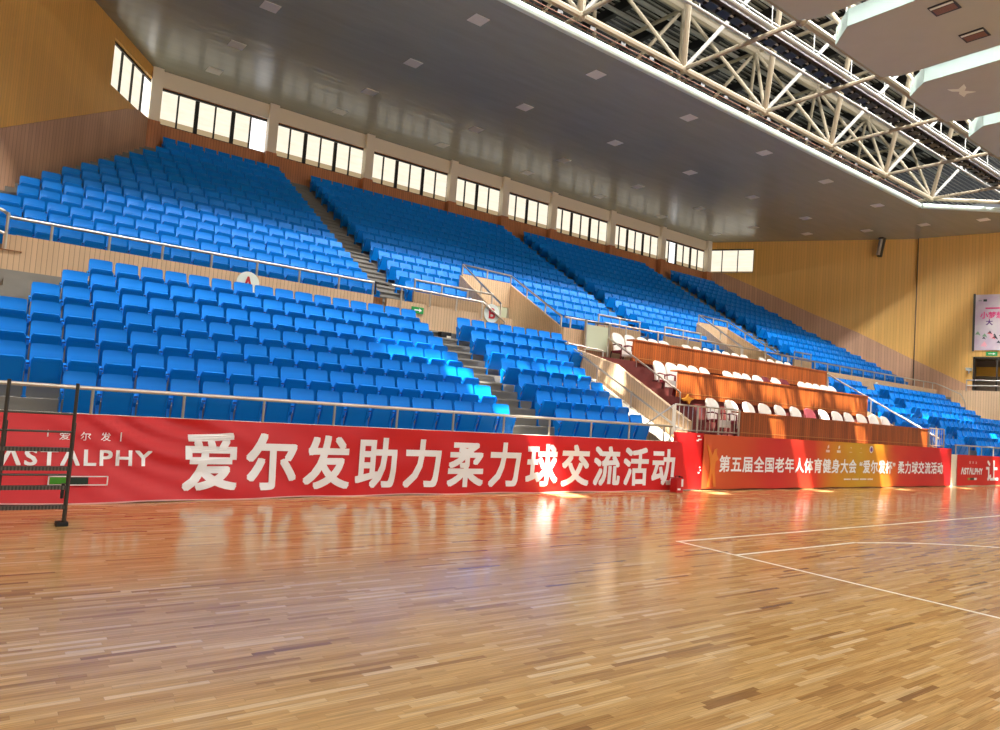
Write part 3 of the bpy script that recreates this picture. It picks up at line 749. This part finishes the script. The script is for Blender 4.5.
# sloped side wall of the podium stairs
sw = MB().prism([(4.92, .4), (9.9, 2.9), (9.9, 3.55), (9.3, 3.55), (7.5, 3.05), (4.92, 1.64)], 0, 6.3, 6.42)
struct('wall_podium_left', sw, M['tan'])
struct('wall_podium_right', MB().prism([(4.92, .4), (9.9, 2.9), (9.9, 3.55), (9.3, 3.3), (4.92, 1.2)], 0, 20.7, 20.82), M['tan'])
cu_ = MB().prism([(4.92, .8), (8.2, 2.42), (8.2, 2.62), (4.92, .98)], 0, 6.1, 6.3)
struct('wall_stair_curb', cu_, M['cream'])
rail('handrail', 'sloping steel handrail left of the podium stairs', [[(7.9, 9.6, 3.62), (6.15, 9.4, 3.66), (6.15, 5.15, 1.48), (6.0, 4.85, 1.44)]],
     [(6.15, 9.3, 3.1, 3.7), (6.15, 8.0, 2.4, 3.0), (6.15, 6.7, 1.75, 2.32), (6.15, 5.2, 1.0, 1.52), (7.1, 9.55, 3.2, 3.63), (7.9, 9.6, 3.2, 3.62)], rr=.028, cat='handrail')
rail('handrail', 'sloping steel handrail between podium stairs and desks', [[(8.6, 10.1, 4.13), (8.72, 7.35, 2.55), (8.72, 7.2, 2.45), (8.72, 7.2, 1.6)]],
     [(8.6, 10.1, 3.36, 4.15), (8.65, 8.9, 2.9, 3.43), (8.7, 8.0, 2.4, 2.92)], rr=.03, cat='handrail')
rail('handrail', 'bright sloping handrail right of the podium', [[(20.5, 9.5, 4.1), (20.6, 5.0, 1.66)]], [(20.5, 9.3, 3.2, 4.0), (20.55, 7.5, 2.2, 3.0), (20.6, 5.4, 1.2, 1.86)], rr=.035, cat='handrail')
rail('handrail', 'thin steel rail above the white chairs of the top podium row', [[(8.6, 10.3, 4.62), (20.7, 10.3, 4.62)]], [(8.6, 10.3, 3.4, 4.62)]+[(9.6+1.6*i, 10.3, 4.2, 4.62) for i in range(7)], cat='handrail')
def balus(x0, x1, label, n):
    o = rail('balustrade', label, [[(x0, 4.9, 2.02), (x1, 4.9, 2.02)], [(x0, 4.9, 1.42), (x1, 4.9, 1.42)]], [(x0+(x1-x0)*i/n, 4.9, 1.3, 2.02) for i in range(n+1)],
             rr=.02, bars=[[(x, 4.9, 1.42), (x, 4.9, 2.0)] for x in np.arange(x0+.15, x1-.05, .17)], cat='balustrade')
balus(5.75, 8.3, 'steel balustrade with thin bars at the podium stair foot', 3)
balus(19.45, 20.65, 'short steel balustrade at the far podium corner', 2)
rail('handrail', 'short pale brace rail under the podium stair handrail', [[(5.75, 4.95, 2.0), (5.75, 6.1, 1.3)]], [(5.75, 4.95, 1.3, 2.0)], rr=.02, cat='handrail')
# glass screen at the top of the podium stairs
gs = empty('glass_screen', (8.2, 10.2, 3.536), 'frosted green glass screen on steel posts above the podium stairs', 'screen')
MB().box(-.48, .46, -.012, .012, .12, .92).build('glass_pane', M['glass_green'], gs)
for x in (-.52, .5): MB().box(x-.03, x+.03, -.03, .03, 0, 1.06).build('post', M['steel'], gs)
MB().tube([(-.52, 0, 1.0), (.5, 0, 1.04)], .025).build('top_rail', M['darksteel'], gs)

# covered chairs
def chair_meshes(cover):
    d = {}
    mb = MB()
    def fn(u, v):
        t = (u-.5)*2; a = t*1.15
        top = 1.03-.17*abs(t)**2.4
        z = .42+(top-.42)*v; w = .262*(1-.03*v)
        x = w*math.sin(a)/math.sin(1.15); y = .10+.08*v-.16*(1-math.cos(a))+.03*v**4
        return (x, y, z)
    mb.grid(fn, 12, 6, (0, .06, .012)); d['cover'] = mb.mesh('chair_cover', cover, smooth=True)
    s = MB().grid(lambda u, v: ((2*u-1)*.25, -.30+.42*v, .44+.03*math.sin(math.pi*u)*math.sin(math.pi*v)), 4, 4, (0, 0, -.08)); d['seat'] = s.mesh('seat', M['maroon'], smooth=True)
    d['arms'] = []
    for q in (-1, 1):
        a = MB().tube([(q*.245, .10, .62), (q*.25, -.1, .64), (q*.25, -.27, .60), (q*.245, -.28, .40), (q*.24, -.24, .0)], .022, 6); d['arms'].append(a.mesh('arm', M['maroon'], smooth=True))
    d['leg'] = [MB().tube([(q*.25, .14, .42), (q*.26, .2, 0)], .018, 6).mesh('leg', M['black'], smooth=True) for q in (-1, 1)]
    sk = MB().grid(lambda u, v: ((2*u-1)*.25, -.31, .24+.2*v), 3, 1, (0, .01, 0)); d['skirt'] = sk.mesh('skirt', cover)
    return d
CM = {'white': chair_meshes(M['cover']), 'pink': chair_meshes(M['cover_pink']), 'maroon': chair_meshes(M['maroon'])}
def chair(x, y, z, kind, label, group, spot=None):
    o = empty('armchair', (x, y, z), label, 'chair', group, 0); d = CM[kind]
    o.rotation_euler.z = random.uniform(-.10, .10)
    put('seat', d['seat'], o); put('back_cover', d['cover'], o); put('seat_skirt', d['skirt'], o)
    for a in d['arms']: put('arm', a, o)
    for a in d['leg']: put('leg', a, o)
    return o
row1 = [8.96, 9.84, 10.7, 11.49, 12.32, 13.19, 14.01, 14.87, 15.7, 16.49, 17.36, 18.22, 19.1]
heart = MB().prism([(0, -.09), (.09, .02), (.07, .08), (.03, .08), (0, .05), (-.03, .08), (-.07, .08), (-.09, .02)], 1, -.006, 0)
me_heart = heart.mesh('heart_patch', M['maroon'])
for i, x in enumerate(row1):
    if i == 6: lab = 'pink covered armchair with a dark red patch in the front podium row'
    else: lab = 'white covered armchair in the front podium row, %s from the stairs' % NTH[i]
    o = chair(x, 6.12, 1.30, 'pink' if i == 6 else 'white', lab, 'armchairs behind the front podium desk')
    if i == 6:
        h = put('heart_patch', me_heart, o); h.location = (.08, -.03, .93)
row2 = [9.14, 9.71, 10.25, 10.8, 11.37, 12.6, 13.16, 13.68, 14.28, 14.82, 15.42, 15.96, 17.16, 17.68, 18.21, 18.76, 19.31]
for i, x in enumerate(row2):
    k = 'maroon' if i in (9, 11) else 'white'
    lab = ('bare maroon armchair in the middle podium row, %s from the stairs' if k == 'maroon' else 'white covered armchair in the middle podium row, %s from the stairs') % NTH[i]
    chair(x, 8.25, 2.38, k, lab, 'armchairs behind the middle podium desk')
row3 = [9.02, 9.60, 10.22, 10.74, 11.31, 12.51, 13.13, 13.7, 14.27, 14.84, 15.4, 15.95, 17.16, 17.75, 18.35, 18.95]
for i, x in enumerate(row3):
    chair(x, 9.95, 3.30, 'white', 'white covered armchair in the top podium row, %s from the stairs' % NTH[i], 'armchairs behind the top podium desk')
# orange cloth on the stair wall by the middle desk
oc = MB().prism([(-.32, .0), (-.12, .06), (-.02, .16), (.05, .07), (.3, .04), (.12, -.03), (.05, -.16), (-.06, -.04), (-.2, -.06)], 1, 0, .05)
o = oc.build('orange_cloth', mat('orange_cloth', (238, 160, 40), .8), bevel=.012, label='orange star-shaped cloth hanging on the middle desk front beside the stairs', category='cloth'); o.location = (9.35, 7.38, 2.28)

# ------------------------------------------------------------------ signs and small things
def disc_sign(name, x, y, z, r, ch, label, tilt=0):
    n = 36
    o = MB().prism([(r*math.cos(2*math.pi*i/n), r*math.sin(2*math.pi*i/n)) for i in range(n)], 1, 0, .02).build(name, M['white'], label=label, category='sign')
    o.location = (x, y, z)
    if ch:
        h = r*1.15; w = h*.72
        text_mb(ch, -w/2, w/2, -h/2, h/2, 0, bold=.03).build('letter', mat('red_print', (190, 40, 50), .5), o)
    return o
disc_sign('section_sign', -2.84, 10.33, 4.06, .26, 'A', 'round white sign with red letter A on the parapet')
disc_sign('section_sign', 4.10, 10.335, 4.31, .27, 'B', 'round white sign with red letter B by the stair mouth')
disc_sign('section_sign', 26.85, 10.33, 3.98, .17, 'C', 'small round white sign with a red letter above the far seats')
def exit_sign(loc, rz, label, w=.34, h=.17):
    o = MB().box(-w/2, w/2, -.02, .02, -h/2, h/2).build('exit_sign', M['exit_green'], label=label, category='sign', bevel=.006); o.location = loc; o.rotation_euler.z = rz
    MB().prism([(-w*.3, -.015), (w*.12, -.015), (w*.12, -.05), (w*.34, 0), (w*.12, .05), (w*.12, .015), (-w*.3, .015)], 1, -.026, -.02).build('arrow', M['white_print'], o)
    return o
exit_sign((1.66, 10.34, 4.06), 0, 'green arrow exit sign on the boarded parapet', .36, .17)
o = exit_sign((35.10, 8.45, 6.32), math.atan2(R2[1]-R1[1], R2[0]-R1[0]), 'green exit sign above the dark doorway', .5, .22)
bx = MB().box(-.25, .25, -.14, .12, .06, .24).build('floor_box', M['black_plastic'], label='small black box on the landing step by the B block', category='box', bevel=.02); bx.location = (2.2, 9.76, 3.3475); bx.scale = (.65, .65, .7)
for q in (-.2, .2): MB().box(q-.03, q+.03, -.12, .1, 0, .07).build('foot', M['black_plastic'], bx)
MB().box(.02, .22, -.146, -.14, .0, .10).build('opening', M['cream'], bx)
# red fire box at the banner end
fb = empty('fire_box', (5.42, 4.45, 0), 'small red fire equipment box on the floor at the red banner end', 'box')
MB().box(-.13, .10, -.1, .1, 0, .31).build('body', M['red'], fb, bevel=.015)
MB().box(-.13, .10, -.105, .105, .315, .335).build('lid', M['red'], fb, bevel=.006)
MB().box(.02, .08, -.108, -.1, .14, .31).build('label_plate', M['white_print'], fb)
MB().box(-.10, .0, -.106, -.1, .06, .1).build('label_plate', M['white_print'], fb)
MB().tube([(-.06, 0, .335), (-.06, 0, .37), (.08, 0, .37), (.08, 0, .335)], .012, 6).build('handle', M['black_plastic'], fb)
MB().box(.104, .114, -.06, .06, .02, .36).build('strap', M['black_plastic'], fb)
# security camera on the end wall
sc_ = empty('security_camera', (34.72, 9.35, 5.45), 'white security camera on the end wall beside the doorway', 'camera')
MB().box(-.2, .2, -.09, .09, -.06, .06).build('body', M['white'], sc_, bevel=.02)
MB().box(-.24, .24, -.11, .11, .065, .085).build('hood', M['white'], sc_)
MB().tube([(0, 0, -.06), (.0, .0, -.16), (.32, .1, -.2)], .025, 8).build('arm', M['white'], sc_)
# dark tube fixture under the ceiling
tf = empty('tube_fixture', (33.0, 13.3, 12.75), 'dark tubular fixture hanging under the ceiling by the end wall', 'fixture')
MB().tube([(.08, 0, -.05), (-.08, .1, -1.05)], .14, 14).build('tube', M['darksteel'], tf, smooth=True)
MB().tube([(-.12, .02, -.1), (-.26, .1, -1.0)], .1, 12).build('tube', M['steel'], tf, smooth=True)
MB().box(-.2, .2, -.12, .12, -.06, 0).build('bracket', M['black'], tf)
# poster on the end wall
po = empty('poster', (R1[0]+ex[0]*2.75, R1[1]+ex[1]*2.75, 0), 'pale pink event poster high on the end wall', 'poster', rz=math.atan2(R2[1]-R1[1], R2[0]-R1[0]))
def poster_mat():
    m = mat('poster_print', (206, 196, 200), .5)
    N = m.node_tree.nodes; L = m.node_tree.links; p = N['Principled BSDF']
    tc = N.new('ShaderNodeTexCoord'); nz = N.new('ShaderNodeTexNoise'); nz.inputs['Scale'].default_value = 1.6; nz.inputs['Detail'].default_value = 3
    L.new(tc.outputs['Object'], nz.inputs['Vector']); rp_ = N.new('ShaderNodeValToRGB'); e = rp_.color_ramp.elements
    e[0].position = .3; e[0].color = lin(196, 172, 190); e[1].position = .7; e[1].color = lin(212, 206, 204)
    L.new(nz.outputs['Fac'], rp_.inputs[0]); L.new(rp_.outputs[0], p.inputs['Base Color']); return m
MB().box(0, 4.6, -.20, -.16, 6.5, 9.45).build('sheet', poster_mat(), po)
MB().box(-.08, .02, -.24, -.12, 6.45, 9.5).build('edge_bar', M['darksteel'], po)
pk = mat('magenta_print', (222, 70, 130), .5); pp = mat('purple_print', (96, 50, 120), .5)
text_mb('小梦想', .24, 1.28, 8.17, 8.54, -.20, bold=.03).build('lettering', pk, po)
text_mb('大', .5, .80, 7.82, 8.14, -.20, bold=.03).build('lettering', pp, po)
for (a, b, c, d_, mm) in ((.46, 1.3, 8.68, 8.76, pk), (.15, .3, 9.1, 9.16, mat('grey_print', (150, 150, 150), .5)), (.36, .52, 9.08, 9.2, M['dark_print'])):
    MB().box(a, b, -.206, -.2, c, d_).build('printed_bar', mm, po)
rr_ = random.Random(3)
for i in range(16):
    x, z = rr_.uniform(.1, 1.5), rr_.uniform(6.6, 7.6); s = rr_.uniform(.05, .14)
    c = rr_.choice([(40, 40, 46), (228, 90, 96), (120, 160, 120), (240, 170, 180), (60, 60, 70)])
    MB().prism([(x-s, z-s*.4), (x, z+s), (x+s*.5, z+s*.2), (x+s, z-s), (x+.2*s, z-.4*s)], 1, -.207, -.2).build('printed_figure', mat('figure_print', c, .5), po)

# ladder at the left
ld = empty('platform_ladder', (-7.22, 2.78, 0), 'dark steel ladder frame with perforated treads standing on the floor', 'ladder')
for x in (-.32, .31):
    MB().tube([(x, 0, .0), (x, 0, 1.555)], .018, 8).build('rail', M['darksteel'], ld, smooth=True)
    MB().tube([(x+.02, .07, .03), (x+.02, .07, 1.12)], .014, 8).build('rear_post', M['darksteel'], ld, smooth=True)
    MB().box(x-.075, x+.045, -.05, .09, 0, .045).build('foot', M['rubber'], ld, bevel=.008)
for z in (.215, .425, .63, .835):
    t = MB().box(-.95, .30, -.02, .05, z-.004, z+.012).box(-.95, .30, -.025, -.015, z-.03, z+.012)
    t.build('tread', M['perforated'], ld)
for z in (.555, 1.02, 1.215): MB().tube([(-.95, 0, z), (.31, 0, z)], .012, 8).build('rung', M['darksteel'], ld, smooth=True)
MB().box(.255, .285, -.02, .03, .30, .46).build('latch', M['black'], ld)

# ------------------------------------------------------------------ ceiling lights
LXS = [-1.68, 3.1, 7.85, 12.6, 17.4, 22.15, 26.9]; LYS = [10.68, 14.4, 17.52, 20.08]
cl_n = 0
lt = mat('light_diffuser', (226, 228, 218), .5)
frm = MB().box(-.24, .24, -.24, -.21, -.016, 0).box(-.24, .24, .21, .24, -.016, 0).box(-.24, -.21, -.21, .21, -.016, 0).box(.21, .24, -.21, .21, -.016, 0).mesh('light_frame', lt)
dif = MB().box(-.21, .21, -.21, .21, -.012, -.002).mesh('diffuser', lt)
cols = ['leftmost', 'second', 'third', 'fourth', 'fifth', 'sixth', 'seventh']
rows_ = ['nearest the ceiling edge', 'second from the ceiling edge', 'third from the ceiling edge', 'nearest the windows']
for i, x in enumerate(LXS):
    for j, y in enumerate(LYS):
        if x < 0 and j < 1: continue
        o = empty('ceiling_light', (x, y, cz), 'square ceiling light, %s column from the ochre left wall, %s' % (NTH[i], rows_[j]), 'ceiling light', 'square lights in the grey ceiling')
        put('light_frame', frm, o); put('diffuser', dif, o)
extra = [(31.5, 10.5), (31.0, 13.2), (32.2, 8.0), (33.6, 6.2), (29.8, 16.0)]
for i, (x, y) in enumerate(extra):
    o = empty('ceiling_light', (x, y, cz), 'square ceiling light by the end wall, %s from the court' % NTH[[2, 3, 1, 0, 4][i]], 'ceiling light', 'square lights in the grey ceiling')
    put('light_frame', frm, o); put('diffuser', dif, o)

# ------------------------------------------------------------------ roof truss
tr = empty('roof_truss', (12.8, 7.1, 13.35), 'cream tubular space truss spanning above the ceiling edge', 'truss')
ox = Vector((-12.8, -7.1, -13.35))
def member(name, a, b, r, mm='truss'):
    MB().tube([Vector(a)+ox, Vector(b)+ox], r, 8).build(name, M[mm], tr, smooth=True)
zl, zu = 13.35, 17.25
lx = [5.75+4.7*i for i in range(-2, 6)]; ux = [8.1+4.7*i for i in range(-2, 6)]
for y in (9.25, 5.0, .7, 13.5): member('lower_chord', (lx[0], y, zl), (lx[-1], y, zl), .11)
for y in (11.4, 7.1, 2.8): member('upper_chord', (ux[0], y, zu), (ux[-1], y, zu), .17 if y > 11 else .13)
for x in lx: member('lower_cross_chord', (x, 13.5, zl), (x, .7, zl), .075, 'truss')
for x in ux: member('upper_cross_chord', (x, 15.5, zu), (x, 2.8, zu), .075)
member('lower_chord', (lx[-1], 9.25, zl), (36.5, 3.0, zl), .10); member('lower_chord', (lx[-1]-2.2, 5.0, zl), (34.5, .2, zl), .10)
nd = 0
for x in lx:
    for (yl, yus) in ((9.25, (11.4, 7.1)), (5.0, (7.1, 2.8)), (13.5, (11.4,))):
        for yu in yus:
            for dx in (-2.35, 2.35):
                if ux[0] <= x+dx <= ux[-1]+.1:
                    rr2 = .10 if (yl == 9.25 and yu == 7.1 and dx < 0) else .072
                    member('diagonal', (x, yl, zl), (x+dx, yu, zu), rr2, 'truss_white' if (yl == 9.25 and yu == 7.1 and dx > 0) else 'truss'); nd += 1
for x in lx:
    nb = MB()
    bm_ = bmesh.new(); bmesh.ops.create_icosphere(bm_, subdivisions=2, radius=.17)
    me = bpy.data.meshes.new('node'); bm_.to_mesh(me); bm_.free(); me.materials.append(M['truss'])
    for y in (9.25, 5.0):
        q = put('node', me, tr); q.location = Vector((x, y, zl))+ox
me = bpy.data.meshes.new('upper_node'); bm_ = bmesh.new(); bmesh.ops.create_icosphere(bm_, subdivisions=2, radius=.24); bm_.to_mesh(me); bm_.free(); me.materials.append(M['truss'])
for x in ux:
    for y in (11.4, 7.1):
        q = put('node', me, tr); q.location = Vector((x, y, zu))+ox
# cable tray along the ceiling lip
ct = empty('cable_tray', (12, 9.28, 13.08), 'rusty cable tray with lamps just above the white ceiling lip', 'cable tray')
MB().box(-15.2, 16.2, -.04, -.02, .0, .02).box(-15.2, 16.2, .12, .14, .0, .02).build('side_rail', mat('rusty_steel', (120, 76, 56), .7), ct)
me = MB().box(-.015, .015, -.04, .14, -.005, .005).mesh('rung', M['darksteel'])
for i in range(75):
    q = put('rung', me, ct); q.location = (-15.1+i*.42, 0, 0)
me = MB().box(-.1, .1, -.03, .10, .03, .16).mesh('junction_box', M['black_plastic'])
for i in range(24):
    q = put('junction_box', me, ct); q.location = (-14.9+i*1.31, 0, 0)
# catwalk
cw = empty('catwalk', (12.8, 6.5, 13.6), 'dark roof catwalk with white handrails running through the truss', 'catwalk')
MB().box(-22, 20, -.24, .24, 0, .05).build('deck', M['catwalk'], cw)
for y, z, r in ((-.42, .0, .075), (.42, .0, .045), (-.42, 1.0, .03), (.42, 1.0, .03), (-.05, -.06, .03)):
    MB().tube([(-22, y, z), (20, y, z)], r, 8).build('rail', M['truss_white'], cw, smooth=True)
for i in range(18):
    x = -21+2.35*i
    for y in (-.42, .42): MB().tube([(x, y, 0), (x, y, 1.0)], .02, 6).build('post', M['truss_white'], cw, smooth=True)
me = MB().box(-.2, .2, -.14, .14, -.10, -.005).mesh('cable_box', M['black_plastic'])
for i in range(70):
    q = put('cable_box', me, cw); q.location = (-20.8+i*.58, 0, 0)

# ------------------------------------------------------------------ hanging panels
HP = [5.95+4.7*i for i in range(-3, 6)]
def hang_panel(i, x0):
    x1 = x0+3.75; yf, yb, ch = 4.45, -9.0, .72
    pl = [(x0+ch, yf), (x1-ch*.4, yf), (x1, yf-ch*.6), (x1, yb), (x0, yb), (x0, yf-ch)]
    names = ['third before the leftmost one showing', 'second before the leftmost one showing', 'next before the leftmost one showing', 'first one showing at the top edge', 'second one showing, with two rusty vents', 'third one showing, with a peeled white patch', 'fourth one showing', 'fifth one showing', 'sixth one showing']
    xc = (x0+x1)/2
    o = empty('ceiling_panel', (xc, 0, 12.75), 'brown hanging ceiling panel with pale edge band, %s' % names[i], 'ceiling panel', 'hanging panels under the roof')
    pl = [(a-xc, b) for a, b in pl]
    MB().prism(pl, 2, 0, .05).build('soffit', M['panel'], o)
    e = MB()
    for a, b in zip(pl, pl[1:]+pl[:1]):
        d = (Vector(b)-Vector(a)).normalized(); nn = Vector((-d.y, d.x))*.03
        bq = len(e.v)
        q = [Vector(a), Vector(b), Vector(b)+nn, Vector(a)+nn]
        e.prism([tuple(v) for v in q], 2, .0, .50)
    e.build('edge_band', M['band'], o)
    for hx in (-1.5, 1.5):
        for hy in (4.0, 1.5, -2.0): MB().tube([(hx, hy, .05), (hx, hy, 5.6)], .02, 6).build('hanger_rod', M['truss_white'], o)
    MB().tube([(-1.3, 4.3, .3), (1.3, 4.3, .3)], .07, 8).build('head_tube', M['truss'], o, smooth=True)
    return o
for i, x in enumerate(HP):
    o = hang_panel(i, x)
    if i == 4:
        for vx, vy in ((11.45, 1.62), (13.38, 1.62)):
            w = MB()
            cx_ = x+3.75/2
            v0 = MB().box(vx-cx_-.27, vx-cx_+.27, vy-.3, vy+.3, -.03, -.005).build('vent_frame', M['black'], o)
            MB().box(vx-cx_-.22, vx-cx_-.14, vy-.27, vy+.27, -.04, -.03).build('vent_edge', M['white'], v0)
            g = MB()
            for k in range(6): g.box(vx-cx_-.09+k*.05, vx-cx_-.065+k*.05, vy-.25, vy+.25, -.04, -.03)
            g.build('vent_grille', mat('rusty_grille', (140, 104, 92), .6), v0)
    if i == 5:
        cx_ = x+3.75/2
        MB().prism([(x-cx_, y) for x, y in ((16.3, 3.45), (16.5, 3.2), (16.25, 2.95), (16.55, 3.0), (16.75, 3.12), (17.05, 2.9), (17.0, 3.15), (17.2, 3.3), (16.85, 3.32), (16.7, 3.25), (16.55, 3.4))], 2, -.006, -.001).build('peeled_patch', M['white'], o)
